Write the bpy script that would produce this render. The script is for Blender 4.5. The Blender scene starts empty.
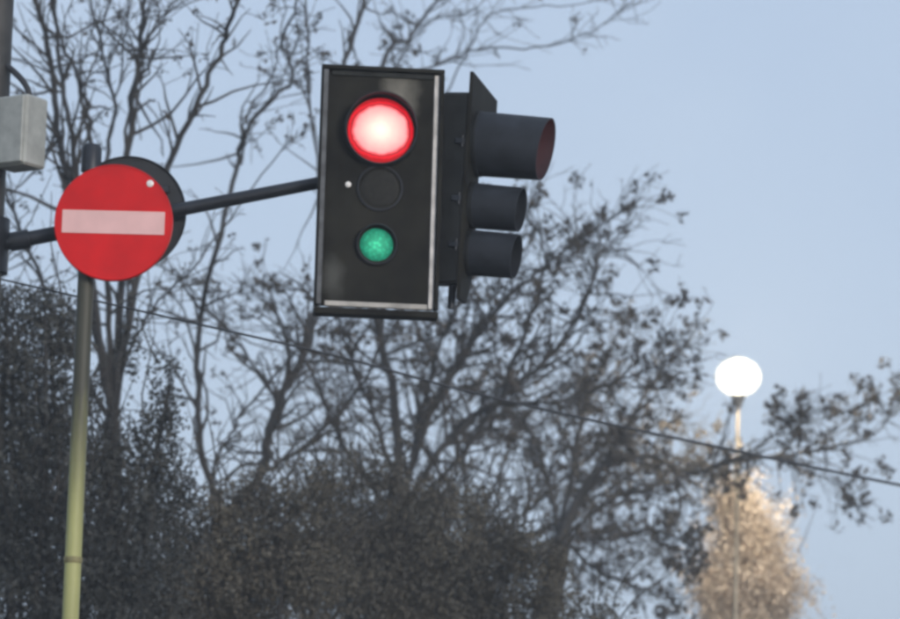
import bpy, math, random
import numpy as np
from mathutils import Vector, Matrix

R = math.radians
scene = bpy.context.scene

# ------------------------------------------------------------------ camera
FPX, CX, CY = 3600.0, 450.0, 309.5            # focal length and centre in photo pixels
CAM = Vector((0, 0, 1.5))
ROT = Matrix.Rotation(R(90 + 10.0), 3, 'X') @ Matrix.Rotation(R(1.6), 3, 'Z')
cd = bpy.data.cameras.new('camera')
cam = bpy.data.objects.new('camera', cd)
scene.collection.objects.link(cam)
cam.matrix_world = Matrix.Translation(CAM) @ ROT.to_4x4()
cd.sensor_width = 36
cd.lens = 36 * FPX / 900
cd.clip_start = 0.1
cd.clip_end = 3000
cd.dof.use_dof = True
cd.dof.focus_distance = 18.0
cd.dof.aperture_fstop = 3.4
scene.camera = cam

# ------------------------------------------------------------------ sky and sun (dusk, sun low behind the camera)
SUN_EL, SUN_AZ = 12.0, 150.0                    # azimuth from +Y towards +X
world = bpy.data.worlds.new('World')
scene.world = world
world.use_nodes = True
nt = world.node_tree
nt.nodes.clear()
wo = nt.nodes.new('ShaderNodeOutputWorld')
bg = nt.nodes.new('ShaderNodeBackground')
sky = nt.nodes.new('ShaderNodeTexSky')
sky.sky_type = 'NISHITA'
sky.sun_disc = False
sky.sun_elevation = R(SUN_EL)
sky.sun_rotation = R(SUN_AZ)
sky.air_density = 1.0
sky.dust_density = 2.0
sky.ozone_density = 1.0
bg.inputs['Strength'].default_value = 0.109
# thin even evening cloud veil over the clear sky
wtc = nt.nodes.new('ShaderNodeTexCoord')
wno = nt.nodes.new('ShaderNodeTexNoise')
wno.inputs['Scale'].default_value = 5.0
wno.inputs['Detail'].default_value = 4
nt.links.new(wtc.outputs['Generated'], wno.inputs['Vector'])
wcr = nt.nodes.new('ShaderNodeValToRGB')
wcr.color_ramp.elements[0].position = 0.3
wcr.color_ramp.elements[0].color = (4.85, 6.05, 8.0, 1)
wcr.color_ramp.elements[1].position = 0.75
wcr.color_ramp.elements[1].color = (5.75, 6.85, 8.5, 1)
nt.links.new(wno.outputs['Fac'], wcr.inputs['Fac'])
wmx = nt.nodes.new('ShaderNodeMix'); wmx.data_type = 'RGBA'
wmx.inputs[0].default_value = 0.82
nt.links.new(sky.outputs[0], wmx.inputs[6])
nt.links.new(wcr.outputs[0], wmx.inputs[7])
nt.links.new(wmx.outputs[2], bg.inputs['Color'])
nt.links.new(bg.outputs[0], wo.inputs['Surface'])

sd = bpy.data.lights.new('sun', 'SUN')
sd.energy = 1.7
sd.angle = R(14)
sd.color = (1.0, 0.95, 0.90)
sun = bpy.data.objects.new('sun', sd)
scene.collection.objects.link(sun)
e, a = R(SUN_EL), R(SUN_AZ)
sdir = Vector((math.sin(a) * math.cos(e), math.cos(a) * math.cos(e), math.sin(e)))
sun.rotation_euler = sdir.to_track_quat('Z', 'Y').to_euler()
sun.location = sdir * 60

scene.view_settings.view_transform = 'Standard'
scene.view_settings.look = 'None'
scene.view_settings.gamma = 1
scene.view_settings.use_curve_mapping = False
scene.view_settings.exposure = 0.0
scene.render.filter_size = 1.5
scene.cycles.pixel_filter_type = 'BLACKMAN_HARRIS'
scene.cycles.filter_width = 3.2
scene.cycles.use_denoising = True

# ------------------------------------------------------------------ helpers
def P(px, py, Y):
    """photo pixel + distance along +Y -> point"""
    d = ROT @ Vector(((px - CX) / FPX, (CY - py) / FPX, -1.0))
    return CAM + d * (Y / d.y)

def tag(o, label=None, cat=None, group=None, kind=None):
    if label: o['label'] = label
    if cat: o['category'] = cat
    if group: o['group'] = group
    if kind: o['kind'] = kind
    return o

def empty(name, loc, label, cat, group=None):
    o = bpy.data.objects.new(name, None)
    o.empty_display_size = 0.2
    scene.collection.objects.link(o)
    o.location = loc
    return tag(o, label, cat, group)

def catmull(pts, n=8):
    out = []
    for i in range(len(pts) - 1):
        p0, p1, p2, p3 = pts[max(i - 1, 0)], pts[i], pts[i + 1], pts[min(i + 2, len(pts) - 1)]
        for k in range(n):
            t = k / n
            out.append(0.5 * ((2 * p1) + (p2 - p0) * t + (2 * p0 - 5 * p1 + 4 * p2 - p3) * t * t + (3 * p1 - p0 - 3 * p2 + p3) * t ** 3))
    out.append(pts[-1].copy())
    return out

class MB:
    def __init__(self):
        self.v, self.f = [], []
    def add(self, vs, fs):
        n = len(self.v)
        self.v += [tuple(x) for x in vs]
        self.f += [tuple(i + n for i in f) for f in fs]
    def box(self, c, s, rot=None, bev=0.0):
        c = Vector(c)
        x, y, z = s[0] / 2, s[1] / 2, s[2] / 2
        if bev <= 0:
            vs = [Vector((i, j, k)) for i in (-x, x) for j in (-y, y) for k in (-z, z)]
            fs = [(0, 1, 3, 2), (4, 6, 7, 5), (0, 4, 5, 1), (2, 3, 7, 6), (0, 2, 6, 4), (1, 5, 7, 3)]
        else:                                  # chamfered box
            b = bev
            vs, idx = [], {}
            for i in (-1, 1):
                for j in (-1, 1):
                    for k in (-1, 1):
                        idx[i, j, k] = len(vs)
                        vs += [Vector((i * x, j * (y - b), k * (z - b))), Vector((i * (x - b), j * y, k * (z - b))), Vector((i * (x - b), j * (y - b), k * z))]
            g = lambda i, j, k, w: idx[i, j, k] + w
            fs = []
            for s_ in (-1, 1):
                fs.append((g(s_, -1, -1, 0), g(s_, 1, -1, 0), g(s_, 1, 1, 0), g(s_, -1, 1, 0)))
                fs.append((g(-1, s_, -1, 1), g(1, s_, -1, 1), g(1, s_, 1, 1), g(-1, s_, 1, 1)))
                fs.append((g(-1, -1, s_, 2), g(1, -1, s_, 2), g(1, 1, s_, 2), g(-1, 1, s_, 2)))
                for t_ in (-1, 1):
                    fs.append((g(s_, t_, -1, 0), g(s_, t_, 1, 0), g(s_, t_, 1, 1), g(s_, t_, -1, 1)))
                    fs.append((g(s_, -1, t_, 0), g(s_, 1, t_, 0), g(s_, 1, t_, 2), g(s_, -1, t_, 2)))
                    fs.append((g(-1, s_, t_, 1), g(1, s_, t_, 1), g(1, s_, t_, 2), g(-1, s_, t_, 2)))
                    for u_ in (-1, 1):
                        fs.append((g(s_, t_, u_, 0), g(s_, t_, u_, 1), g(s_, t_, u_, 2)))
        if rot is not None:
            vs = [rot @ q for q in vs]
        self.add([c + q for q in vs], fs)
    def tube(self, pts, rad, k=8, cap=True):
        pts = [Vector(p) for p in pts]
        if not hasattr(rad, '__len__'):
            rad = [rad] * len(pts)
        n0 = len(self.v)
        prev = None
        for i, p in enumerate(pts):
            t = (pts[min(i + 1, len(pts) - 1)] - pts[max(i - 1, 0)])
            if t.length < 1e-9: t = Vector((0, 0, 1))
            t.normalize()
            if prev is None:
                ref = Vector((1, 0, 0)) if abs(t.x) < 0.8 else Vector((0, 0, 1))
                u = t.cross(ref).normalized()
            else:
                u = (prev - t * prev.dot(t))
                if u.length < 1e-6:
                    u = t.cross(Vector((0.3, 0.5, 0.8)))
                u.normalize()
            prev = u
            w = t.cross(u)
            for j in range(k):
                an = 2 * math.pi * j / k
                q = p + (u * math.cos(an) + w * math.sin(an)) * rad[i]
                self.v.append((q.x, q.y, q.z))
        for i in range(len(pts) - 1):
            for j in range(k):
                j2 = (j + 1) % k
                self.f.append((n0 + i * k + j, n0 + i * k + j2, n0 + (i + 1) * k + j2, n0 + (i + 1) * k + j))
        if cap:
            self.f.append(tuple(n0 + j for j in range(k))[::-1])
            self.f.append(tuple(n0 + (len(pts) - 1) * k + j for j in range(k)))
    def lathe(self, prof, k=40, M=None, close=False):
        """prof: (radius, h) pairs; axis = local +Z transformed by M"""
        n0 = len(self.v)
        for r_, h in prof:
            for j in range(k):
                an = 2 * math.pi * j / k
                q = Vector((r_ * math.cos(an), r_ * math.sin(an), h))
                if M is not None: q = M @ q
                self.v.append((q.x, q.y, q.z))
        m = len(prof)
        for i in range(m if close else m - 1):
            i2 = (i + 1) % m
            for j in range(k):
                j2 = (j + 1) % k
                self.f.append((n0 + i * k + j, n0 + i * k + j2, n0 + i2 * k + j2, n0 + i2 * k + j))
        if not close:
            if prof[0][0] > 1e-6: self.f.append(tuple(n0 + j for j in range(k))[::-1])
            if prof[-1][0] > 1e-6: self.f.append(tuple(n0 + (m - 1) * k + j for j in range(k)))
    def build(self, name, mat, parent=None, smooth=False, M=None):
        me = bpy.data.meshes.new(name)
        me.from_pydata(self.v, [], self.f)
        if M is not None: me.transform(M)
        me.materials.append(mat)
        if smooth:
            me.polygons.foreach_set('use_smooth', [True] * len(me.polygons))
            try: me.set_sharp_from_angle(angle=R(40))
            except Exception: pass
        me.update()
        o = bpy.data.objects.new(name, me)
        scene.collection.objects.link(o)
        if parent is not None:
            o.parent = parent
        return o

def local(o):
    """shift a child mesh built in world coordinates into its parent's space"""
    o.matrix_parent_inverse = (Matrix.Translation(o.parent.location) @ o.parent.rotation_euler.to_matrix().to_4x4()).inverted()
    return o

# ------------------------------------------------------------------ materials
def mat(name, col, rough=0.6, metal=0.0, var=0.25, scale=6.0, col2=None, bump=0.0, spec=0.5, stretch=None):
    m = bpy.data.materials.new(name)
    m.use_nodes = True
    n = m.node_tree
    b = n.nodes['Principled BSDF']
    b.inputs['Roughness'].default_value = rough
    b.inputs['Metallic'].default_value = metal
    b.inputs['Specular IOR Level'].default_value = spec
    tc = n.nodes.new('ShaderNodeTexCoord')
    no = n.nodes.new('ShaderNodeTexNoise')
    no.inputs['Scale'].default_value = scale
    no.inputs['Detail'].default_value = 6
    src = tc.outputs['Object']
    if stretch:
        mp = n.nodes.new('ShaderNodeMapping')
        mp.inputs['Scale'].default_value = stretch
        n.links.new(src, mp.inputs['Vector'])
        src = mp.outputs['Vector']
    n.links.new(src, no.inputs['Vector'])
    cr = n.nodes.new('ShaderNodeValToRGB')
    c1 = tuple(c * (1 - var) for c in col)
    c2 = col2 if col2 else tuple(min(1, c * (1 + var)) for c in col)
    cr.color_ramp.elements[0].color = (*c1, 1)
    cr.color_ramp.elements[0].position = 0.35
    cr.color_ramp.elements[1].color = (*c2, 1)
    cr.color_ramp.elements[1].position = 0.68
    n.links.new(no.outputs['Fac'], cr.inputs['Fac'])
    n.links.new(cr.outputs['Color'], b.inputs['Base Color'])
    if bump > 0:
        bp = n.nodes.new('ShaderNodeBump')
        bp.inputs['Strength'].default_value = bump
        bp.inputs['Distance'].default_value = 0.01
        n.links.new(no.outputs['Fac'], bp.inputs['Height'])
        n.links.new(bp.outputs['Normal'], b.inputs['Normal'])
    return m

def red_lens(name, radius):
    m = bpy.data.materials.new(name)
    m.use_nodes = True
    n = m.node_tree
    b = n.nodes['Principled BSDF']
    b.inputs['Base Color'].default_value = (.3, .015, .015, 1)
    b.inputs['Roughness'].default_value = .5
    b.inputs['Specular IOR Level'].default_value = .15
    tc = n.nodes.new('ShaderNodeTexCoord')
    no = n.nodes.new('ShaderNodeTexNoise'); no.inputs['Scale'].default_value = 22; no.inputs['Detail'].default_value = 3
    n.links.new(tc.outputs['Object'], no.inputs['Vector'])
    mp = n.nodes.new('ShaderNodeMapping'); mp.inputs['Scale'].default_value = (.92 / radius, 0, 1.02 / radius)
    n.links.new(tc.outputs['Object'], mp.inputs['Vector'])
    ln = n.nodes.new('ShaderNodeVectorMath'); ln.operation = 'LENGTH'
    n.links.new(mp.outputs[0], ln.inputs[0])
    ad = n.nodes.new('ShaderNodeMath'); ad.operation = 'MULTIPLY_ADD'
    n.links.new(no.outputs['Fac'], ad.inputs[0]); ad.inputs[1].default_value = .16
    n.links.new(ln.outputs['Value'], ad.inputs[2])
    cr = n.nodes.new('ShaderNodeValToRGB')
    el = cr.color_ramp.elements
    el[0].position = .15; el[0].color = (1.0, .86, .74, 1)
    el[1].position = 1.0; el[1].color = (.30, .002, .006, 1)
    for p_, c_ in ((.42, (1.0, .64, .56)), (.78, (1.0, .33, .33)), (.845, (.75, .10, .12)), (.885, (.20, .003, .008)), (.945, (.66, .006, .018))):  # outer red stops put the glow inside the visor onto the lens
        e_ = el.new(p_); e_.color = (*c_, 1)
    n.links.new(ad.outputs[0], cr.inputs['Fac'])
    n.links.new(cr.outputs[0], b.inputs['Emission Color'])
    b.inputs['Emission Strength'].default_value = 1.35
    return m

def lit_lens(name, centre, edge, s_centre, s_edge, radius, base, dots=60.0, rng_=(.15, .98)):
    """signal lens that gives off light, stronger over its middle; axis = object Y"""
    m = bpy.data.materials.new(name)
    m.use_nodes = True
    n = m.node_tree
    b = n.nodes['Principled BSDF']
    b.inputs['Base Color'].default_value = (*base, 1)
    b.inputs['Roughness'].default_value = 0.6
    b.inputs['Specular IOR Level'].default_value = .1
    tc = n.nodes.new('ShaderNodeTexCoord')
    sp = n.nodes.new('ShaderNodeSeparateXYZ')
    n.links.new(tc.outputs['Object'], sp.inputs[0])
    cb = n.nodes.new('ShaderNodeCombineXYZ')
    n.links.new(sp.outputs['X'], cb.inputs['X'])
    n.links.new(sp.outputs['Z'], cb.inputs['Y'])
    ln = n.nodes.new('ShaderNodeVectorMath'); ln.operation = 'LENGTH'
    n.links.new(cb.outputs[0], ln.inputs[0])
    mr = n.nodes.new('ShaderNodeMapRange')
    mr.inputs['From Min'].default_value = radius * rng_[0]
    mr.inputs['From Max'].default_value = radius * rng_[1]
    n.links.new(ln.outputs['Value'], mr.inputs['Value'])
    mc = n.nodes.new('ShaderNodeMix'); mc.data_type = 'RGBA'
    mc.inputs[6].default_value = (*centre, 1)
    mc.inputs[7].default_value = (*edge, 1)
    n.links.new(mr.outputs['Result'], mc.inputs[0])
    ms = n.nodes.new('ShaderNodeMapRange')
    ms.inputs['To Min'].default_value = s_centre
    ms.inputs['To Max'].default_value = s_edge
    n.links.new(mr.outputs['Result'], ms.inputs['Value'])
    vo = n.nodes.new('ShaderNodeTexVoronoi')
    vo.inputs['Scale'].default_value = dots
    n.links.new(tc.outputs['Object'], vo.inputs['Vector'])
    mv = n.nodes.new('ShaderNodeMapRange')
    mv.inputs['From Min'].default_value = 0.0
    mv.inputs['From Max'].default_value = 0.7
    mv.inputs['To Min'].default_value = 1.25
    mv.inputs['To Max'].default_value = 0.6
    n.links.new(vo.outputs['Distance'], mv.inputs['Value'])
    mu = n.nodes.new('ShaderNodeMath'); mu.operation = 'MULTIPLY'
    n.links.new(ms.outputs['Result'], mu.inputs[0])
    n.links.new(mv.outputs['Result'], mu.inputs[1])
    n.links.new(mc.outputs[2], b.inputs['Emission Color'])
    n.links.new(mu.outputs[0], b.inputs['Emission Strength'])
    return m

M_black = mat('black_signal_plastic', (0.014, 0.015, 0.015), 0.6, 0, 0.35, 9, bump=0.05, spec=.2)
M_board = mat('weathered_black_board', (0.015, 0.0135, 0.0105), 0.7, 0, 0.35, 4, col2=(0.026, 0.024, 0.018), bump=0.05, spec=.12)
M_visor = mat('dark_grey_visor', (0.024, 0.027, 0.034), 0.6, 0, 0.3, 8, spec=.25)
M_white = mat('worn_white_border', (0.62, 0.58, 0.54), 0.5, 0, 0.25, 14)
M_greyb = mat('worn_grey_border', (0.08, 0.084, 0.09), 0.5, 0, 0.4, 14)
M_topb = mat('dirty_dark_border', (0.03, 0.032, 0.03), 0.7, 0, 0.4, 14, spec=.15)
M_arm = mat('dark_painted_steel', (0.022, 0.025, 0.032), 0.45, 0.3, 0.35, 10)
M_signred = mat('faded_red_sheeting', (0.66, 0.006, 0.008), 0.5, 0, 0.12, 5, spec=.25)
M_signbar = mat('pinkish_white_sheeting', (0.84, 0.50, 0.47), 0.45, 0, 0.06, 9)
M_signback = mat('dark_grey_sign_back', (0.022, 0.024, 0.028), 0.7, 0.0, 0.3, 7)
M_glint = mat('white_glint', (0.9, 0.85, 0.8), 0.3, 0.0, 0.05, 7)  # plain white that stands for small glints
M_box = mat('weathered_grey_cream_plastic', (0.36, 0.365, 0.335), 0.55, 0, 0.16, 14, bump=0.05)
M_mast = mat('dull_grey_mast', (0.05, 0.048, 0.046), 0.6, 0.2, 0.3, 12, bump=0.1)
M_cable = mat('black_cable_rubber', (0.035, 0.035, 0.038), 0.7, 0, 0.2, 3)
M_amber = mat('unlit_amber_lens', (0.017, 0.016, 0.013), 0.6, 0, 0.3, 40, spec=.2)
M_grlens = mat('unlit_green_lens', (0.01, 0.05, 0.035), 0.25, 0, 0.3, 40)
M_red = lit_lens('lit_red_lens', (1.0, 0.60, 0.50), (1.0, 0.05, 0.05), 4.0, 0.9, 0.178, (0.4, 0.02, 0.02), 55, (.12, .90))
M_red_core = red_lens('lit_red_signal_lens', .170)
M_green = lit_lens('lit_green_lens', (0.10, 1.0, 0.55), (0.012, 0.48, 0.28), 0.80, 0.40, 0.088, (0.01, 0.08, 0.05), 60)
M_bark = mat('dark_bark', (0.036, 0.033, 0.031), 0.9, 0, 0.4, 8, bump=0.5, stretch=(1, 1, 0.2))
M_twig = mat('grey_brown_twig', (0.046, 0.041, 0.036), 0.9, 0, 0.3, 3)
M_seed = mat('dry_seed_cluster', (0.062, 0.052, 0.042), 0.9, 0, 0.35, 2)
M_ivy = mat('dark_evergreen_leaf', (0.040, 0.042, 0.037), 0.7, 0, 0.4, 1.5, col2=(0.068, 0.068, 0.060))
M_brown = mat('brown_olive_leaf', (0.105, 0.094, 0.072), 0.8, 0, 0.4, 1.2, col2=(0.15, 0.132, 0.098))
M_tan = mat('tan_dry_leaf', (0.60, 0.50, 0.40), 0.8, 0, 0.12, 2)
M_lampmetal = mat('pale_grey_lamp_metal', (0.30, 0.30, 0.30), 0.5, 0.4, 0.2, 8)
M_ground = mat('rough_grass_ground', (0.06, 0.075, 0.04), 0.95, 0, 0.4, 0.7, col2=(0.10, 0.09, 0.05))
M_road = mat('asphalt', (0.05, 0.05, 0.052), 0.9, 0, 0.25, 5, bump=0.2)
M_pave = mat('concrete_pavement', (0.28, 0.27, 0.26), 0.9, 0, 0.2, 3)
M_line = mat('white_road_paint', (0.7, 0.7, 0.68), 0.7, 0, 0.15, 6)

def soft_patch(m, cx, cz, rx, rz, col, amount):
    n = m.node_tree
    b = n.nodes['Principled BSDF']
    src = b.inputs['Base Color'].links[0].from_socket
    tc = n.nodes.new('ShaderNodeTexCoord')
    mp = n.nodes.new('ShaderNodeMapping')
    mp.inputs['Location'].default_value = (-cx / rx, 0, -cz / rz)
    mp.inputs['Scale'].default_value = (1 / rx, 0, 1 / rz)
    n.links.new(tc.outputs['Object'], mp.inputs['Vector'])
    ln = n.nodes.new('ShaderNodeVectorMath'); ln.operation = 'LENGTH'
    n.links.new(mp.outputs[0], ln.inputs[0])
    no = n.nodes.new('ShaderNodeTexNoise'); no.inputs['Scale'].default_value = 11; no.inputs['Detail'].default_value = 5
    n.links.new(tc.outputs['Object'], no.inputs['Vector'])
    ad = n.nodes.new('ShaderNodeMath'); ad.operation = 'ADD'
    n.links.new(ln.outputs['Value'], ad.inputs[0]); n.links.new(no.outputs['Fac'], ad.inputs[1])
    mr = n.nodes.new('ShaderNodeMapRange')
    mr.inputs['From Min'].default_value = .6; mr.inputs['From Max'].default_value = 1.6
    mr.inputs['To Min'].default_value = amount; mr.inputs['To Max'].default_value = 0
    n.links.new(ad.outputs[0], mr.inputs['Value'])
    mx = n.nodes.new('ShaderNodeMix'); mx.data_type = 'RGBA'
    mx.inputs[7].default_value = (*col, 1)
    n.links.new(mr.outputs[0], mx.inputs[0]); n.links.new(src, mx.inputs[6])
    n.links.new(mx.outputs[2], b.inputs['Base Color'])
M_board_main = M_board.copy(); M_board_main.name = 'stained_glow_black_board'
soft_patch(M_board_main, .09, .50, .11, .17, (.24, .225, .19), .9)  # lens glow over the board, painted in as a pale patch
soft_patch(M_board_main, -.22, -.47, .07, .12, (.11, .11, .10), .7)

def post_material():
    """yellow-green galvanised post; light falling off towards its top is painted in as darkening"""
    m = mat('yellow_green_falloff_post', (0.40, 0.395, 0.16), 0.55, 0.0, 0.18, 10, stretch=(1, 1, 0.15))
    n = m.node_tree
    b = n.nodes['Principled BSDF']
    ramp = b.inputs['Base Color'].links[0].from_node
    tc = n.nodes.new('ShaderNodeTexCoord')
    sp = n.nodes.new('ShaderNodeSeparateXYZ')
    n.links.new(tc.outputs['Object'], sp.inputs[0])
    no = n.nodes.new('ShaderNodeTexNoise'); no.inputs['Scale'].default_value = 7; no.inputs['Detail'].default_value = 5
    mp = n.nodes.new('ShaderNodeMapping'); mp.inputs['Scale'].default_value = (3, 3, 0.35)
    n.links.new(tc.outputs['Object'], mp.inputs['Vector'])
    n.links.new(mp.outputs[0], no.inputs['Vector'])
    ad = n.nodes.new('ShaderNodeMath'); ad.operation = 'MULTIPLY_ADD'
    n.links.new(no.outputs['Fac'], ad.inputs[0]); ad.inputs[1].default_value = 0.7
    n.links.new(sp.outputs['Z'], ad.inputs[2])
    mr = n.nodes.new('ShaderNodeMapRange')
    mr.inputs['From Min'].default_value = POST_FADE[0]; mr.inputs['From Max'].default_value = POST_FADE[1]
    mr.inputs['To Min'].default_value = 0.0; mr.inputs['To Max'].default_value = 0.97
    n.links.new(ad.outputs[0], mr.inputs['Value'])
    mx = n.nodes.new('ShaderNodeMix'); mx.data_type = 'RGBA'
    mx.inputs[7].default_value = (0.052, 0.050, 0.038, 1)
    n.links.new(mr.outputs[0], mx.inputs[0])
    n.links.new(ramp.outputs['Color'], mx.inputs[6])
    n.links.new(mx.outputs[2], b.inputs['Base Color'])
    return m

# ------------------------------------------------------------------ ground, road, pavement
g = MB(); g.add([(-400, -200, 0), (400, -200, 0), (400, 700, 0), (-400, 700, 0)], [(0, 1, 2, 3)])
tag(g.build('ground', M_ground), kind='structure')
g = MB(); g.add([(-2.6, -60, .004), (4.6, -60, .004), (4.6, 120, .004), (-2.6, 120, .004)], [(0, 1, 2, 3)])
tag(g.build('road', M_road), kind='structure')
g = MB()
for i in range(22):
    y = -10 + i * 6
    g.add([(0.95, y, .008), (1.07, y, .008), (1.07, y + 3, .008), (0.95, y + 3, .008)], [(0, 1, 2, 3)])
tag(g.build('road_marking', M_line), kind='structure')
g = MB(); g.box((-3.9, 30, .06), (2.4, 180, .12)); tag(g.build('pavement', M_pave), kind='structure')
g = MB(); g.box((-2.62, 30, .065), (.15, 180, .13)); tag(g.build('kerb', mat('kerb_stone', (.33, .32, .31), .9)), kind='structure')
g = MB(); g.box((5.9, 30, .06), (2.4, 180, .12)); tag(g.build('pavement', M_pave), kind='structure')
g = MB(); g.box((4.62, 30, .065), (.15, 180, .13)); tag(g.build('kerb', bpy.data.materials['kerb_stone']), kind='structure')
PZ = 0.12

# ------------------------------------------------------------------ signal mast at the edge, with its sloping arm
YA = 18.09
arm0, arm1 = P(-9, 246, YA), P(458, 156, YA)
top = P(-8, -60, YA)
mast_x = P(-9, 120, YA).x
mast = empty('signal_mast', (mast_x, YA, PZ), 'dark grey mast with long sloping arm that carries the traffic lights', 'mast')
b = MB(); b.tube([(mast_x, YA, PZ), (mast_x, YA, 3.5), (mast_x, YA, 7.4)], [.115, .10, .082], 20); local(b.build('pole', M_mast, mast, True))
b = MB(); b.lathe([(.2, 0), (.2, .03), (.13, .05), (.12, .25), (.1, .26)], 20, Matrix.Translation((mast_x, YA, PZ))); local(b.build('base_flange', M_mast, mast, True))
b = MB(); b.lathe([(.09, 0), (.09, .05), (.05, .09), (0, .1)], 20, Matrix.Translation((mast_x, YA, 7.4))); local(b.build('cap', M_mast, mast, True))
ad = (arm1 - arm0).normalized()
b = MB(); b.tube([arm0, arm0.lerp(arm1, .5), arm1], [.040, .034, .029], 16); local(b.build('arm', M_arm, mast, True))
b = MB(); b.lathe([(.125, -.14), (.125, .14)], 24, Matrix.Translation((mast_x, YA, arm0.z)))
b.tube([arm0 + ad * .1, arm0 + ad * .2], .05, 16); local(b.build('arm_collar', M_arm, mast, True))
b = MB(); b.tube([arm1 - ad * .01, arm1 + ad * .02], .033, 16); local(b.build('arm_end_cap', M_arm, mast, True))

# ------------------------------------------------------------------ sign post
YP = 18.0
pb = P(71, 619, YP); pt = P(91.5, 145, YP)
px0 = (pb.x + pt.x) / 2
POST_FADE = (P(75, 500, YP).z, P(85, 360, YP).z)  # heights between which the painted light falloff darkens the post
POST_FADE = (POST_FADE[0] + .15 - PZ, POST_FADE[1] + .15 - PZ)
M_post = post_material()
post = empty('sign_post', (px0, YP, PZ), 'yellow-green steel post, painted-in light falloff darkening it towards its capped top, carrying the no-entry sign', 'post')
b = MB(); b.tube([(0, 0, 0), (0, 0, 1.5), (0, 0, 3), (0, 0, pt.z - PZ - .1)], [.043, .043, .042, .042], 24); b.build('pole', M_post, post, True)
b = MB(); b.lathe([(.052, pt.z - PZ - .14), (.052, pt.z - PZ - .02), (.04, pt.z - PZ), (0, pt.z - PZ + .004)], 24); b.build('post_cap', M_arm, post, True)
zb = P(74, 560, YP).z - PZ
b = MB(); b.lathe([(.0445, zb - .016), (.047, zb - .012), (.047, zb + .012), (.0445, zb + .016)], 24)
b.build('joint_band', mat('dull_band', (.27, .24, .11), .7, 0, .3, 20), post, True)
b = MB(); b.lathe([(.13, 0), (.13, .02), (.06, .03), (.05, .12), (.043, .121)], 24); b.build('base_plate', M_arm, post, True)
az = arm0.lerp(arm1, (px0 - arm0.x) / (arm1.x - arm0.x))
b = MB(); b.box((0, .046, az.z - PZ), (.13, .19, .11), bev=.012); b.box((0, -.055, az.z - PZ), (.13, .03, .11), bev=.008)
b.build('arm_clamp', M_arm, post)

# ------------------------------------------------------------------ no-entry sign
def disc_sign(name, c, r_, facing, label, cat, face_mat, group=None):
    """facing: rotation about Z; local -Y is the front"""
    o = empty(name, c, label, cat, group)
    o.rotation_euler = (0, 0, facing)
    Mx = Matrix.Rotation(R(90), 4, 'X')        # lathe axis -> -Y
    b = MB(); b.lathe([(r_ - .004, -.001), (r_ - .004, .003), (0, .003)], 72, Mx)
    b.lathe([(0, -.001), (r_ - .004, -.001)], 72, Mx)
    b.build('sign_face', face_mat, o, True)
    b = MB(); b.lathe([(r_ - .005, .008), (r_, .005), (r_ + .001, -.022), (r_ - .003, -.022), (r_ - .005, -.004)], 72, Mx, close=True)
    b.build('rim', face_mat if face_mat is M_signred else M_signback, o, True)
    b = MB(); b.lathe([(0, -.008), (r_ - .005, -.008), (r_ - .005, -.003), (0, -.003)], 72, Mx); b.build('back_plate', M_signback, o, True)
    for z in (-.13, .13):
        b = MB(); b.box((0, .024, z), (.42, .03, .04), bev=.004); b.build('bracket_rail', M_arm, o)
    return o
sc_ = P(113.5, 222.5, 17.9)
sign = disc_sign('no_entry_sign', sc_, .300, R(-1.0), 'round red no-entry sign with pale horizontal bar on the yellow-green post', 'road sign', M_signred)
b = MB(); b.box((0, -.0055, 0), (.520, .003, .118)); b.build('white_bar', M_signbar, sign)
b = MB(); b.lathe([(.018, 0), (.018, .004), (.012, .007), (0, .008)], 16, Matrix.Translation((.178, -.003, .205)) @ Matrix.Rotation(R(90), 4, 'X')); b.build('clip_glint', M_glint, sign, True)  # white disc in place of the reflection on the sign clip
for z in (-.13, .13):
    b = MB(); b.box((px0 - sc_.x, .062, z), (.12, .05, .035), bev=.006); b.box((px0 - sc_.x, .15, z), (.12, .03, .035), bev=.006); b.build('post_clamp', M_arm, sign)
sb = P(128, 214, 18.17)
back = disc_sign('round_road_sign', sb, .300, R(180), 'dark grey back of a round sign, mounted behind the red no-entry sign', 'road sign', mat('hidden_sign_face', (.5, .5, .5), .5))
for z in (-.13, .13):
    b = MB(); b.box((-(px0 - sb.x), .075, z), (.12, .14, .035), bev=.006); b.build('post_clamp', M_arm, back)

# ------------------------------------------------------------------ traffic lights
def visor_mesh(r_, L, cut, thick=.006, k=48, slope=0.0, open_deg=0):
    """tunnel visor along -Y; cut: how far the lower lip is shorter (fraction)"""
    b = MB()
    n = 0
    ring = []
    a0 = R(-90 + open_deg / 2); a1 = R(270 - open_deg / 2)
    closed = open_deg == 0
    kk = k if closed else k + 1
    for j in range(kk):
        an = a0 + (a1 - a0) * j / k
        s = (math.sin(an) + 1) / 2
        Lj = L * (1 - cut * (1 - s))
        for (rr, yy) in ((r_, 0), (r_ * (1 - .03), -Lj), (r_ * (1 - .03) - thick, -Lj), (r_ - thick, 0)):
            b.v.append((rr * math.cos(an), yy, rr * math.sin(an)))
    m = kk if closed else kk - 1
    for j in range(m):
        j2 = (j + 1) % kk
        for w in range(4):
            w2 = (w + 1) % 4
            b.f.append((j * 4 + w, j2 * 4 + w, j2 * 4 + w2, j * 4 + w2))
    return b

def lens_mesh(r_, bulge=.02):
    b = MB()
    prof = [(r_ * math.cos(t), bulge * math.sin(t)) for t in [R(q) for q in (0, 15, 30, 45, 60, 75)]] + [(0, bulge)]
    b.lathe(prof, 48, Matrix.Rotation(R(90), 4, 'X'))
    return b

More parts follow.
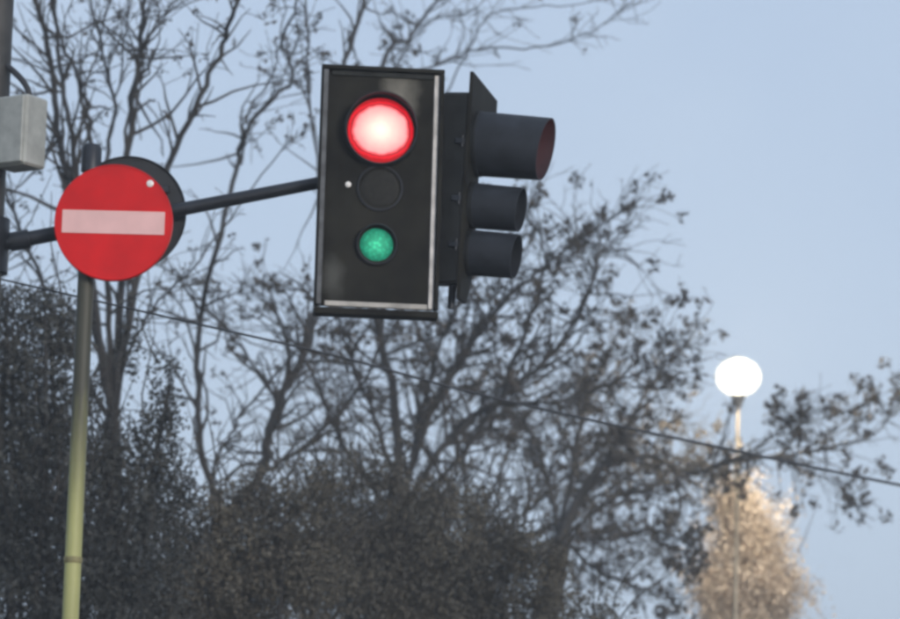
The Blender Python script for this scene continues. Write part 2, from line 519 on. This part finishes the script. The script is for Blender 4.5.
def section(parent, name, c, r_, sq, depth, lens_m, L, cut, lens_label, open_deg=0, droop=0, rh=.016):
    """one signal aspect: local -Y is the front, c on the front plane"""
    h = MB(); h.box((0, depth / 2 + .03, 0), (sq, depth, sq), bev=.02)
    o = h.build(name, M_black, parent); o.location = c
    b = MB(); b.lathe([(r_ - .002, -.02), (r_ - .002, rh * .75), (r_ + .012, rh), (r_ + .022, rh * .4), (r_ + .022, -.02)], 48, Matrix.Rotation(R(90), 4, 'X'), close=True)
    b.build('lens_ring', M_black if parent is not tl else M_board, o, True)
    l = lens_mesh(r_ - .003, .02 if rh > .01 else .004).build('lens', lens_m, o, True)
    l.location = (0, -.001, 0)
    l['label'] = lens_label
    v = visor_mesh(r_ + .018, L, cut, open_deg=open_deg).build('visor', M_visor, o, True)
    v.location = (0, -.004, 0)
    v.rotation_euler = (R(droop), 0, 0)
    return o

# main head facing the road
YB = 17.93
ctr = P(379.5, 189.5, YB)
tl = empty('traffic_light', ctr, 'black rectangular traffic light with glowing red lens over a dim green one, white-edged board', 'traffic light', None)
tl.rotation_euler = (0, 0, R(5))
BW, BH = .630, 1.270
b = MB(); b.box((0, .012, 0), (BW - .05, .016, BH - .05)); b.build('backboard', M_board_main, tl)
# raised outer frame round the board, one side piece each, and the painted strip inside it
fw = .022
for nm, c, s in (('frame_side', (-BW / 2 + fw / 2, .0, 0), (fw, .06, BH - 2 * fw - .002)), ('frame_side', (BW / 2 - fw / 2, 0, 0), (fw, .06, BH - 2 * fw - .002)),
                 ('frame_rail', (0, 0, BH / 2 - fw / 2), (BW, .06, fw)), ('frame_rail', (0, .012, -BH / 2 - .006), (BW, .10, fw + .012))):
    b = MB(); b.box(c, s, bev=.004); b.build(nm, M_board, tl)
sw = .026
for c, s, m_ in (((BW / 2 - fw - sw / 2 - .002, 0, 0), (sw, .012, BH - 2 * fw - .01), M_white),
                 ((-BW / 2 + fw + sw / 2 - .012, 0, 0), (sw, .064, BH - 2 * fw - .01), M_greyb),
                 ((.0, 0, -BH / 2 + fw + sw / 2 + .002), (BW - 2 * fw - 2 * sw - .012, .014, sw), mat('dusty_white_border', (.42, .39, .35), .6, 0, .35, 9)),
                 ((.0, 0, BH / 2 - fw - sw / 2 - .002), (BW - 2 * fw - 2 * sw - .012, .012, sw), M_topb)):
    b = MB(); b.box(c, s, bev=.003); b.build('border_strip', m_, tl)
def tlz(py): return (P(378, py, YB).z - ctr.z)
ux = P(379, 130, YB).x - ctr.x
section(tl, 'red_section', (-0.004, 0.0, tlz(130.5)), .172, .36, .20, M_red_core, .10, .55, 'glowing red lens')
section(tl, 'amber_section', (0.002, 0.0, tlz(188)), .100, .22, .18, M_amber, .006, .8, 'dark unlit amber lens', rh=.003)
section(tl, 'green_section', (-0.006, 0.0, tlz(245)), .088, .22, .18, M_green, .05, .75, 'dim green lens')
b = MB(); b.lathe([(.015, 0), (.015, .006), (.009, .010), (0, .011)], 20, Matrix.Translation((-.160, .002, tlz(186))) @ Matrix.Rotation(R(90), 4, 'X')); b.build('board_glint', M_glint, tl, True)  # small white disc standing in for a glint on the board
b = MB(); b.box((0, .16, 0), (.30, .06, .95), bev=.01); b.build('housing', M_black, tl)
amz = arm0.lerp(arm1, (ctr.x - arm0.x) / (arm1.x - arm0.x)).z - ctr.z
b = MB(); b.box((0, .165, amz), (.16, .10, .14), bev=.01); b.build('arm_bracket', M_arm, tl)

# second head, turned to the side road
YC = 18.10
c2 = P(470, 194, YC)
t2 = empty('traffic_light', c2, 'side-turned traffic light with three long dark visors, top one reddish inside', 'traffic light', None)
t2.rotation_euler = (R(2.0), 0, R(76))
t2.rotation_mode = 'XYZ'
# board: wide round the red aspect, stepped narrow below
M_b2 = M_board
bw0, bw1 = -.085, .42
out = [(-.085, -.56), (.07, -.56), (.15, -.42), (.17, .23), (.47, .36), (.47, .60), (-.085, .625)]
b = MB()
n = len(out)
b.v = [(x, 0, z) for x, z in out] + [(x, .018, z) for x, z in out]
b.f = [tuple(range(n))[::-1], tuple(range(n, 2 * n))] + [(i, (i + 1) % n, n + (i + 1) % n, n + i) for i in range(n)]
b.build('backboard', M_b2, t2)
b = MB(); b.box((-.02, .085, .02), (.12, .15, 1.0), bev=.015); b.build('housing', M_black, t2)
section(t2, 'red_section', (.10, -.012, .285), .150, .33, .15, M_amber, .365, .10, 'red lens deep inside its long visor', 0, 4)
section(t2, 'amber_section', (.06, -.012, -.050), .100, .22, .15, M_amber, .25, .05, 'dark unlit amber lens', 0, 4)
section(t2, 'green_section', (.06, -.012, -.295), .100, .22, .15, M_grlens, .24, .05, 'dark unlit green lens', 0, 4)
M_red2 = lit_lens('lit_red_lens_side', (1.0, 0.2, 0.15), (1.0, 0.05, 0.04), 13, 12, .150, (.4, .02, .02), 70)
for o in t2.children:
    if o.name.startswith('red_section'):
        for q in o.children:
            if q.name.startswith('lens') and not q.name.startswith('lens_ring'):
                q.data.materials[0] = M_red2
for z in (-.28, -.04, .26):
    b = MB(); b.box((-.086, .05, z), (.014, .05, .03), bev=.004); b.tube([(-.086, .035, z + .03), (-.086, .035, z - .03)], .007, 8); b.build('door_latch', M_arm, t2)
b = MB(); b.tube([(-.01, .06, -.46), (-.01, .06, -.60)], .02, 12); b.build('mount_stub', M_arm, t2, True)
armz = arm1.z - c2.z
b = MB(); b.box((.0, .12, armz), (.10, .14, .12), bev=.01); b.build('arm_bracket', M_arm, t2)

# ------------------------------------------------------------------ junction box on the mast
bx = empty('junction_box', P(19, 170, 17.92), 'grey cream weathered plastic box fixed to the dark mast', 'box')
bx.rotation_euler = (0, 0, R(-33))
b = MB(); b.box((0, 0, .19), (.21, .17, .365), bev=.012); b.build('body', M_box, bx)
b = MB(); b.box((-.002, -.092, .19), (.19, .02, .345), bev=.006); b.build('lid', M_box, bx)
for z in (.06, .32):
    b = MB(); b.box((-.11, .10, z), (.14, .05, .03), bev=.004); b.build('mount_strap', M_arm, bx)
cq = [P(29, 97, 17.92), P(28, 90, 17.92), P(22, 80, 17.95), P(12, 70, 18.02), P(3, 64, 18.06), P(-6, 60, 18.08)]
b = MB(); b.tube(catmull(cq, 4), .016, 10); local(b.build('conduit', M_cable, bx, True))

# ------------------------------------------------------------------ overhead cable with its far pole
cp = [(-9, 277, 18.09), (180, 320, 20.2), (340, 357, 22.3), (470, 392, 24.2), (600, 422, 26.3), (742, 452, 28.8), (900, 485, 32.2), (1080, 519, 36.5)]
pts = [P(*q) for q in cp]
cb = MB(); cb.tube(catmull(pts, 6), [.005 + .010 * i / 42 for i in range(43)], 8)
tag(cb.build('overhead_cable', M_cable, None, True), 'black overhead cable crossing in front of the bare trees', 'cable')
ep = pts[-1]
up_ = empty('utility_pole', (ep.x, ep.y, 0), 'grey utility pole that holds the end of the overhead cable', 'pole')
b = MB(); b.tube([(0, .12, 0), (0, .12, ep.z + .8)], [.14, .10], 16); b.build('pole', M_mast, up_, True)
b = MB(); b.tube([(0, .1, ep.z), (0, -.03, ep.z)], .025, 10); b.build('cable_hook', M_arm, up_, True)

# ------------------------------------------------------------------ street lamp
YL = 46.0
lc = P(738.5, 377, YL)
lamp = empty('street_lamp', (lc.x, YL, 0), 'lit street lamp with round glowing globe above the bare branches', 'street lamp')
M_globe = bpy.data.materials.new('frosted_lamp_globe'); M_globe.use_nodes = True
gn = M_globe.node_tree
gb = gn.nodes['Principled BSDF']
gb.inputs['Base Color'].default_value = (.9, .88, .8, 1)
gb.inputs['Emission Color'].default_value = (1.0, .92, .70, 1)
gb.inputs['Emission Strength'].default_value = 0.6
gt = gn.nodes.new('ShaderNodeBsdfTransparent')
gm = gn.nodes.new('ShaderNodeMixShader'); gm.inputs[0].default_value = .25
gn.links.new(gt.outputs[0], gm.inputs[1]); gn.links.new(gb.outputs[0], gm.inputs[2])
gn.links.new(gm.outputs[0], gn.nodes['Material Output'].inputs['Surface'])
prof = [(.27 * math.cos(R(t)) * 1.09, .255 * math.sin(R(t))) for t in range(-80, 81, 10)]
M_glow = bpy.data.materials.new('glowing_lamp_glass'); M_glow.use_nodes = True
nb = M_glow.node_tree.nodes['Principled BSDF']
nb.inputs['Base Color'].default_value = (.9, .88, .8, 1)
nb.inputs['Emission Color'].default_value = (1.0, .92, .74, 1)
nb.inputs['Emission Strength'].default_value = 9
b = MB(); b.lathe([(0.0, prof[0][1])] + prof + [(0.0, prof[-1][1])], 40, Matrix.Translation((0, 0, lc.z))); b.build('globe', M_globe, lamp, True)
b = MB(); b.lathe([(0.0, -.235)] + [(.245 * math.cos(R(t)), .215 * math.sin(R(t))) for t in range(-80, 81, 10)] + [(0, .215)], 32, Matrix.Translation((0, 0, lc.z))); b.build('bulb', M_glow, lamp, True)
ld = bpy.data.lights.new('lamp_light', 'POINT')
ld.energy = 2100; ld.shadow_soft_size = .30; ld.color = (1.0, .88, .68)
lo = bpy.data.objects.new('lamp_light', ld); scene.collection.objects.link(lo); lo.parent = lamp; lo.location = (0, 0, lc.z)
b = MB(); b.lathe([(.05, lc.z + .250), (.04, lc.z + .262), (0, lc.z + .265)], 20); b.build('top_cap', M_lampmetal, lamp, True)
b = MB(); b.lathe([(.05, lc.z - .40), (.06, lc.z - .34), (.10, lc.z - .25), (.09, lc.z - .235)], 20); b.build('globe_holder', M_lampmetal, lamp, True)
b = MB(); b.tube([(0, 0, 0), (0, 0, 3), (0, 0, lc.z - .36)], [.06, .035, .022], 16); b.build('pole', mat('cream_lamp_pole', (.45, .38, .28), .6), lamp, True)
b = MB(); b.lathe([(.16, 0), (.16, .04), (.10, .07), (.10, .9), (.075, .95)], 20); b.build('base', M_lampmetal, lamp, True)

# ------------------------------------------------------------------ trees
rng = random.Random(11)
def rv(s=1.0):
    return Vector((rng.gauss(0, s), rng.gauss(0, s), rng.gauss(0, s)))

def clump(mb, p, r_, n, size):
    for _ in range(n):
        c = p + rv(r_ * .5)
        u = rv().normalized(); w = u.cross(rv()).normalized()
        s = size * rng.uniform(.6, 1.4)
        a_, b_ = u * s, w * s * rng.uniform(.35, .7)
        k = len(mb.v)
        for q in (c - a_, c + b_, c + a_, c - b_):
            mb.v.append((q.x, q.y, q.z))
        mb.f.append((k, k + 1, k + 2, k + 3))

LAMP = lc
class Tree:
    """bare tree: trunk and limbs laid out as curves, finer branches grown at random"""
    def __init__(self, name, base, label, cat='tree', group='bare trees behind the signals'):
        self.o = empty(name, base, label, cat, group)
        self.base = Vector(base)
        self.tw = MB(); self.sd = MB()
    def limb(self, name, pts, r0, r1, mat_, k=8):
        b = MB()
        n = len(pts)
        b.tube(pts, [r0 + (r1 - r0) * (i / (n - 1)) ** .8 for i in range(n)], k)
        local(b.build(name, mat_, self.o, True))
    def grow(self, p, d, L, r_, level, maxlev, dens, pc, up=.02, wob=.20, csz=.05, cn=7, ratio=.5):
        seg = max(3, int(L / .14)) if level > 1 else max(4, int(L / .18))
        seg = min(seg, 12)
        pts, dirs = [p.copy()], []
        d = d.normalized()
        q = p.copy()
        for i in range(seg):
            d = (d + rv(wob) + Vector((0, 0, up))).normalized()
            q = q + d * (L / seg)
            pts.append(q.copy()); dirs.append(d.copy())
        if min((q_ - LAMP).length for q_ in pts) < .95:      # cut back round the lamp
            return
        k = 5 if level == 1 else (4 if level == 2 else 3)
        rr = [max(.0032, r_ * (1 - .75 * i / seg)) for i in range(seg + 1)]
        self.tw.tube(pts, rr, k, cap=False)
        if (pts[-1] - LAMP).length < 1.25 or (pts[seg // 2] - LAMP).length < 1.1:
            return
        if level < maxlev:
            n = max(1, int(L * dens * rng.uniform(.7, 1.3)))
            for _ in range(n):
                t = rng.uniform(.15, 1.0)
                i = min(seg - 1, int(t * seg))
                pp = pts[i].lerp(pts[i + 1], t * seg - i if t < 1 else 1)
                dd = dirs[i] + rv(.55)
                self.grow(pp, dd, L * ratio * rng.uniform(.55, 1.25) * (1.15 - .5 * t), max(.0035, rr[i] * .62), level + 1, maxlev, dens * 1.45, pc, up, wob * 1.12, csz, cn, ratio)
        else:
            if rng.random() < pc:
                clump(self.sd, pts[-1], csz, cn, csz * .5)
                if rng.random() < .5: clump(self.sd, pts[seg // 2], csz * .7, cn // 2, csz * .4)
    def stem(self, px, D, r0, r1, n1, L1, dens=2.2, maxlev=3, pc=.25, jit=.5, spread=.7, up=.02, t0=.12, wob=.20, csz=.05, cn=7, fwd=None, nm='limb', ratio=.5):
        """px: list of photo pixels; depth wanders round D"""
        off = rng.uniform(-.4, .4); pts = []
        for i, (x, y) in enumerate(px):
            dy = (off * i + rng.gauss(0, .25 * i ** .5)) * jit
            pts.append(P(x, y, D + (dy if i else 0) + (fwd or 0) * i))
        c = catmull(pts, 5)
        cc = []
        for q in c:
            cc.append(q + rv(.012))
        r0 *= .66; r1 *= .75
        self.limb(nm, cc, r0, r1, M_bark, 7)
        n = len(cc)
        tot = sum((cc[i + 1] - cc[i]).length for i in range(n - 1))
        for _ in range(int(n1 * 1.7)):
            t = rng.uniform(t0, 1.0)
            i = min(n - 2, int(t * (n - 1)))
            p = cc[i].lerp(cc[i + 1], t * (n - 1) - i)
            d = (cc[i + 1] - cc[i]).normalized()
            r_ = (r0 + (r1 - r0) * t ** .8)
            self.grow(p, d + rv(spread), L1 * rng.uniform(.4, 1.2) * (1.2 - .65 * t), min(r_ * .6, .022), 1, maxlev, dens, pc, up, wob, csz, cn, ratio)
        return cc
    def trunk(self, top_pt, r0, r1):
        pts = [self.base, self.base.lerp(top_pt, .33) + Vector((rng.uniform(-.08, .08), rng.uniform(-.08, .08), 0)), self.base.lerp(top_pt, .68) + Vector((rng.uniform(-.08, .08), rng.uniform(-.08, .08), 0)), Vector(top_pt)]
        self.limb('trunk', catmull(pts, 5), r0, r1, M_bark, 12)
    def done(self):
        if self.tw.v: tag(local(self.tw.build('twigs', M_twig, self.o)), kind='stuff')
        if self.sd.v: tag(local(self.sd.build('seed_clusters', M_seed, self.o)), kind='stuff')
        return self.o

def below(px, py, D, dx=0):
    p = P(px, py, D)
    return Vector((p.x + dx, D, 0)), p

# --- tree behind the no-entry sign: several upright stems
base, fk = below(112, 420, 30)
T = Tree('bare_tree', base, 'bare tree of several slim upright stems rising behind the no-entry sign')
T.trunk(fk, .15, .075)
kw = dict(dens=1.6, maxlev=3, pc=.5, up=.02, wob=.22, csz=.045, cn=6)
T.stem([(112, 420), (92, 310), (70, 200), (58, 130), (50, 60), (36, 0), (20, -70)], 30, .07, .022, 16, 1.1, **kw)
T.stem([(112, 420), (98, 310), (76, 180), (68, 110), (58, 50), (46, -60)], 30, .05, .02, 12, 1.0, **kw)
T.stem([(112, 420), (108, 300), (95, 150), (85, 98), (76, 70), (60, 38), (52, -30)], 30, .045, .014, 12, .9, **kw)
T.stem([(85, 98), (90, 75), (104, 30), (112, -20)], 30, .018, .009, 8, .8, **kw)
T.stem([(112, 420), (110, 300), (106, 170), (114, 108), (104, 55), (92, 10), (88, -40)], 30, .04, .012, 14, .9, **kw)
T.stem([(114, 108), (122, 70), (126, 20), (132, -30)], 30, .016, .008, 8, .8, **kw)
T.stem([(112, 420), (120, 300), (127, 150), (136, 72), (141, 38), (152, -40)], 30, .06, .025, 18, 1.1, **kw)
T.stem([(138, 60), (148, 35), (170, 5), (185, -25)], 30, .02, .008, 12, .9, **kw)
T.stem([(112, 420), (140, 260), (168, 168), (200, 96), (222, 45), (240, 0), (262, -60)], 30, .055, .02, 16, .9, **kw)
T.stem([(112, 420), (60, 330), (30, 250), (5, 190), (-20, 120)], 30.5, .04, .012, 16, 1.1, **kw)
T.stem([(112, 420), (130, 350), (160, 300), (200, 260), (250, 190), (300, 130)], 30.6, .025, .007, 14, .8, **kw)
T.done()

# --- tree between sign and signal: V of stems above the brown shrub
base, fk = below(225, 520, 33.5)
T = Tree('bare_tree', base, 'bare tree with thick leaning stem and V fork between the no-entry sign and the signals')
T.trunk(fk, .17, .12)
kw = dict(dens=1.8, maxlev=3, pc=.5, up=.01, wob=.24, csz=.055, cn=7)
T.stem([(225, 520), (205, 470), (197, 400), (200, 320), (215, 250), (238, 170), (248, 128), (288, 84), (290, 62), (282, 40), (296, 5), (302, -50)], 33.5, .055, .014, 26, .9, **kw)
T.stem([(240, 165), (247, 115), (272, 78), (278, 50), (284, 10), (282, -30)], 33.5, .02, .008, 8, .7, **kw)
T.stem([(225, 520), (212, 468), (233, 434), (241, 415), (278, 372), (305, 340), (350, 310), (390, 290)], 33.8, .03, .01, 20, .9, **kw)
T.stem([(225, 520), (262, 473), (270, 430), (288, 385), (305, 350), (315, 310), (335, 220), (342, 120), (346, 60), (366, 0), (380, -50)], 34, .085, .024, 26, 1.0, **kw)
T.stem([(315, 310), (322, 230), (312, 110), (307, 30), (303, -40)], 34, .03, .012, 16, .8, **kw)
T.stem([(278, 395), (236, 340), (205, 305), (175, 275), (140, 255)], 33.4, .018, .007, 12, .7, **kw)
T.stem([(262, 473), (300, 450), (350, 400), (380, 350), (400, 320)], 33.8, .04, .012, 24, 1.0, **kw)
T.done()

# --- wide tree behind the signals
base, fk = below(400, 520, 38)
T = Tree('bare_tree', base, 'wide bare tree with tangled seed-tipped crown directly behind the traffic lights')
T.trunk(fk, .2, .14)
kw = dict(dens=1.9, maxlev=3, pc=.5, up=.0, wob=.24, csz=.085, cn=9)
T.stem([(400, 520), (395, 400), (378, 330), (372, 200), (384, 62), (412, 35), (442, -10), (460, -50)], 38, .09, .012, 24, 1.2, **kw)
T.stem([(390, 120), (410, 78), (440, 62), (480, 50), (550, 46), (600, 25), (640, -5)], 38.5, .03, .007, 20, .9, dens=1.5, maxlev=2, pc=.3, up=.02, wob=.2)
T.stem([(385, 100), (400, 60), (430, 20), (470, 12), (500, -20)], 38.5, .02, .007, 14, .9, dens=1.4, maxlev=2, pc=.3)
T.stem([(440, 110), (470, 45), (495, 12), (560, 5), (610, 0)], 39, .018, .007, 10, .7, dens=1.4, maxlev=2, pc=.3)
T.stem([(400, 520), (420, 440), (450, 380), (482, 330), (520, 285), (560, 255), (595, 228), (628, 208)], 38, .075, .010, 44, 1.2, **kw)
T.stem([(400, 520), (440, 450), (500, 400), (556, 350), (588, 290), (600, 255), (630, 250)], 37.6, .07, .010, 44, 1.2, **kw)
T.stem([(400, 520), (425, 400), (446, 330), (470, 285), (490, 240)], 38.4, .05, .012, 30, 1.1, **kw)
T.stem([(400, 520), (480, 430), (530, 320), (545, 255), (528, 215), (536, 200)], 37.8, .05, .008, 34, 1.1, **kw)
T.stem([(400, 520), (340, 440), (310, 370), (280, 320), (255, 290)], 38.2, .05, .01, 30, 1.2, **kw)
T.stem([(400, 520), (380, 430), (355, 370), (340, 320), (330, 250)], 37.6, .05, .01, 26, 1.1, **kw)
T.stem([(440, 450), (480, 410), (560, 400), (620, 380), (660, 365), (685, 348)], 38, .04, .008, 40, 1.1, **kw)
T.done()

# --- thin tree farther back that fills the middle with fine twigs
base, fk = below(470, 560, 48)
T = Tree('bare_tree', base, 'hazy farther bare tree showing between the limbs below the side-turned traffic light')
T.trunk(fk, .2, .13)
kw = dict(dens=1.9, maxlev=3, pc=.55, up=.0, wob=.26, csz=.09, cn=8)
T.stem([(470, 560), (440, 470), (400, 420), (360, 390), (320, 380)], 48, .05, .01, 34, 1.4, **kw)
T.stem([(470, 560), (400, 500), (340, 460), (290, 430)], 48, .05, .01, 30, 1.3, **kw)
T.stem([(470, 560), (460, 450), (440, 380), (420, 330)], 48, .05, .01, 34, 1.4, **kw)
T.stem([(470, 560), (500, 470), (530, 410), (560, 390), (600, 385)], 48, .05, .01, 34, 1.2, **kw)
T.stem([(470, 560), (540, 500), (600, 450), (650, 425), (700, 425)], 47.6, .05, .01, 50, 1.2, **kw)
T.stem([(470, 560), (560, 520), (640, 470), (690, 460), (720, 475)], 47.2, .05, .01, 50, 1.1, **kw)
T.stem([(470, 560), (560, 540), (620, 530), (670, 560)], 48, .05, .012, 40, 1.3, **kw)
T.done()

# --- tree on the right, limbs reaching past the lamp
base, fk = below(560, 540, 44.6, -1.0)
T = Tree('bare_tree', base, 'bare tree whose long limbs with hanging seed clusters reach below the street lamp')
T.trunk(fk, .2, .14)
kw = dict(dens=1.9, maxlev=3, pc=.6, up=-.01, wob=.24, csz=.095, cn=10)
T.stem([(560, 540), (590, 480), (640, 455), (690, 470), (730, 462), (770, 456), (822, 448), (868, 438), (894, 413), (908, 392)], 44.4, .08, .008, 56, .95, fwd=.07, **kw)
T.stem([(770, 456), (800, 470), (830, 480), (855, 500)], 45.0, .02, .006, 22, .8, **kw)
T.stem([(740, 460), (772, 436), (796, 418), (812, 410)], 44.4, .018, .006, 30, .8, **kw)
T.stem([(820, 448), (840, 425), (862, 405), (870, 395)], 45.0, .014, .006, 20, .7, **kw)
T.stem([(560, 540), (600, 470), (630, 420), (650, 385), (672, 355), (690, 342)], 44.6, .06, .009, 40, 1.0, **kw)
T.stem([(560, 540), (610, 500), (645, 490), (675, 480), (705, 470)], 45.0, .05, .010, 32, .9, **kw)
T.stem([(560, 540), (610, 538), (645, 530), (670, 535), (690, 545)], 44.4, .05, .010, 32, .9, **kw)
T.stem([(560, 540), (600, 570), (630, 585), (660, 592), (680, 610)], 44.2, .05, .010, 32, .9, **kw)
T.stem([(560, 540), (575, 450), (590, 390), (610, 350), (630, 310)], 44.6, .06, .01, 36, 1.0, **kw)
T.stem([(560, 540), (540, 450), (510, 410), (480, 380)], 44.6, .06, .01, 30, 1.0, **kw)
T.done()

# ------------------------------------------------------------------ shrubs: many small leaves on stems
def shrub(name, label, cat, base, blobs, mat_, n, leaf, stems=14, group=None, twn=160, soft=0.0):
    """blobs: (centre, radii) ellipsoids the crown is made of"""
    o = empty(name, base, label, cat, group)
    lf = MB(); st = MB()
    vol = [b_[1][0] * b_[1][1] * b_[1][2] for b_ in blobs]
    tv = sum(v ** .8 for v in vol)
    for (c, rr), v in zip(blobs, vol):
        c = Vector(c)
        m = int(n * v ** .8 / tv)
        k = max(12, m // 16)
        for _ in range(k):                    # sprays of leaves through the volume, thicker near the surface
            d = rv().normalized()
            s = min(1.7, abs(rng.gauss(0, soft))) if soft else rng.random() ** .5 * (1 + rng.gauss(0, .2))
            p = c + Vector((d.x * rr[0] * s, d.y * rr[1] * s, d.z * rr[2] * s))
            if p.z < .1: p.z = rng.uniform(.1, .6)
            if (p - LAMP).length < 1.6: continue
            clump(lf, p, leaf * 5.5, 16, leaf)
        for _ in range(int(twn * (v ** .8) / tv)):        # twigs sticking out
            d = rv().normalized(); d.z = abs(d.z) * 1.1 + .1
            p = c + Vector((d.x * rr[0], d.y * rr[1], d.z * rr[2])) * rng.uniform(.55, .95)
            if p.z < .3: continue
            pts = [p]; dd = (d + Vector((0, 0, .6))).normalized()
            L = rng.uniform(.3, 1.0)
            for i in range(5):
                dd = (dd + rv(.2)).normalized(); pts.append(pts[-1] + dd * L / 5)
            st.tube(pts, [.009, .008, .007, .005, .004, .003], 3, cap=False)
            for q in pts[2:]:
                if rng.random() < .5 and (q - LAMP).length > 2.0: clump(lf, q, leaf * 1.6, 3, leaf * .8)
    for i in range(stems):
        c, rr = blobs[i % len(blobs)]
        c = Vector(c)
        q = c + Vector((rng.uniform(-.6, .6) * rr[0], rng.uniform(-.6, .6) * rr[1], rng.uniform(0, .6) * rr[2]))
        b0 = Vector(base) + Vector((rng.uniform(-.5, .5), rng.uniform(-.4, .4), 0))
        m = b0.lerp(q, .5) + rv(.12)
        s_ = MB(); s_.tube(catmull([b0, m, q], 5), [.05 - .0038 * j for j in range(11)], 7)
        local(s_.build('stem', M_bark, o, True))
    tag(local(lf.build('foliage', mat_, o)), kind='stuff')
    tag(local(st.build('twigs', M_twig, o)), kind='stuff')
    return o

def blob(px, py, D, rpx, rpy, ry=None):
    s = D / FPX
    return (P(px, py, D), (rpx * s, ry or rpx * s, rpy * s))

def ragged(pp, D, r_):
    return [blob(x + rng.gauss(0, 6), y + rng.gauss(0, 9), D + rng.uniform(-.4, .4), r_ * rng.uniform(.6, 1.3), r_ * rng.uniform(.7, 1.6)) for x, y in pp]

D = 27.0
bs = P(50, 600, D)
shrub('evergreen_shrub', 'tall dark grey-green evergreen shrub behind the yellow-green post', 'shrub', (bs.x, D, 0),
      [blob(10, 560, D, 95, 180), blob(-40, 420, D, 70, 110), blob(45, 440, D, 55, 110), blob(110, 570, D, 85, 110), blob(20, 350, D, 32, 60), blob(60, 340, D, 22, 50), blob(150, 480, D, 30, 90), blob(165, 400, D, 14, 60), blob(105, 470, D, 32, 60), blob(-15, 320, D, 30, 50), blob(130, 350, D, 12, 50)] + ragged([(-30, 290), (0, 300), (40, 310), (80, 330), (90, 400), (140, 420), (175, 430), (185, 470), (190, 510)], D, 18) + [
       ((bs.x, D, 1.7), (1.5, 1.3, 2.0))], M_ivy, 170000, .020, twn=420)
D = 29.0
bs = P(235, 600, D)
shrub('dense_shrub', 'dense dark brown shrub filling the gap between post and signals', 'shrub', (bs.x, D, 0),
      [blob(225, 590, D, 80, 80), blob(285, 565, D, 80, 72), blob(170, 605, D, 60, 105)] + ragged([(170, 530), (205, 515), (235, 520), (260, 500), (290, 498), (315, 490)], D, 22) + [((bs.x, D, 1.6), (1.4, 1.2, 1.9))], M_brown, 150000, .018, twn=420)
D = 31.0
bs = P(420, 600, D)
shrub('dense_shrub', 'broad rounded brown-olive shrub directly below the traffic lights', 'shrub', (bs.x, D, 0),
      [blob(350, 555, D, 80, 80), blob(425, 565, D, 75, 80), blob(490, 595, D, 60, 75), blob(400, 610, D, 120, 90)] + ragged([(320, 490), (345, 478), (375, 474), (400, 482), (430, 488), (455, 498), (480, 508), (505, 525), (525, 548), (545, 575), (556, 600), (568, 625), (540, 610), (575, 650), (572, 585), (588, 622), (562, 560), (600, 650)], D, 24) + [((bs.x, D, 1.8), (1.5, 1.3, 2.1))], M_brown, 190000, .018, twn=520)

# ------------------------------------------------------------------ tan tree lit by the lamp
D = 47.4
bs = P(752, 600, D)
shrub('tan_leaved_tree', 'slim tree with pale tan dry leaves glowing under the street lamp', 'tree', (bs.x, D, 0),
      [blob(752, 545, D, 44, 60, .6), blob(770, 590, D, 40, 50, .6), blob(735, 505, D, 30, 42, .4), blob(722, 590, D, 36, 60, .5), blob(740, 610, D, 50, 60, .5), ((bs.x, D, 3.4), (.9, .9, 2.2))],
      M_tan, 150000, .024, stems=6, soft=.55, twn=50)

# ------------------------------------------------------------------ thin evening haze
hz = MB(); hz.box((0, 250, 6.5), (830, 930, 15.2))
M_haze = bpy.data.materials.new('thin_evening_haze'); M_haze.use_nodes = True
hn = M_haze.node_tree; hn.nodes.clear()
ho = hn.nodes.new('ShaderNodeOutputMaterial')
hv = hn.nodes.new('ShaderNodeVolumePrincipled')
hv.inputs['Color'].default_value = (.93, .95, .97, 1)
hv.inputs['Density'].default_value = 0.0025
hv.inputs['Anisotropy'].default_value = 0.3
hn.links.new(hv.outputs[0], ho.inputs['Volume'])
tag(hz.build('haze', M_haze), kind='stuff')
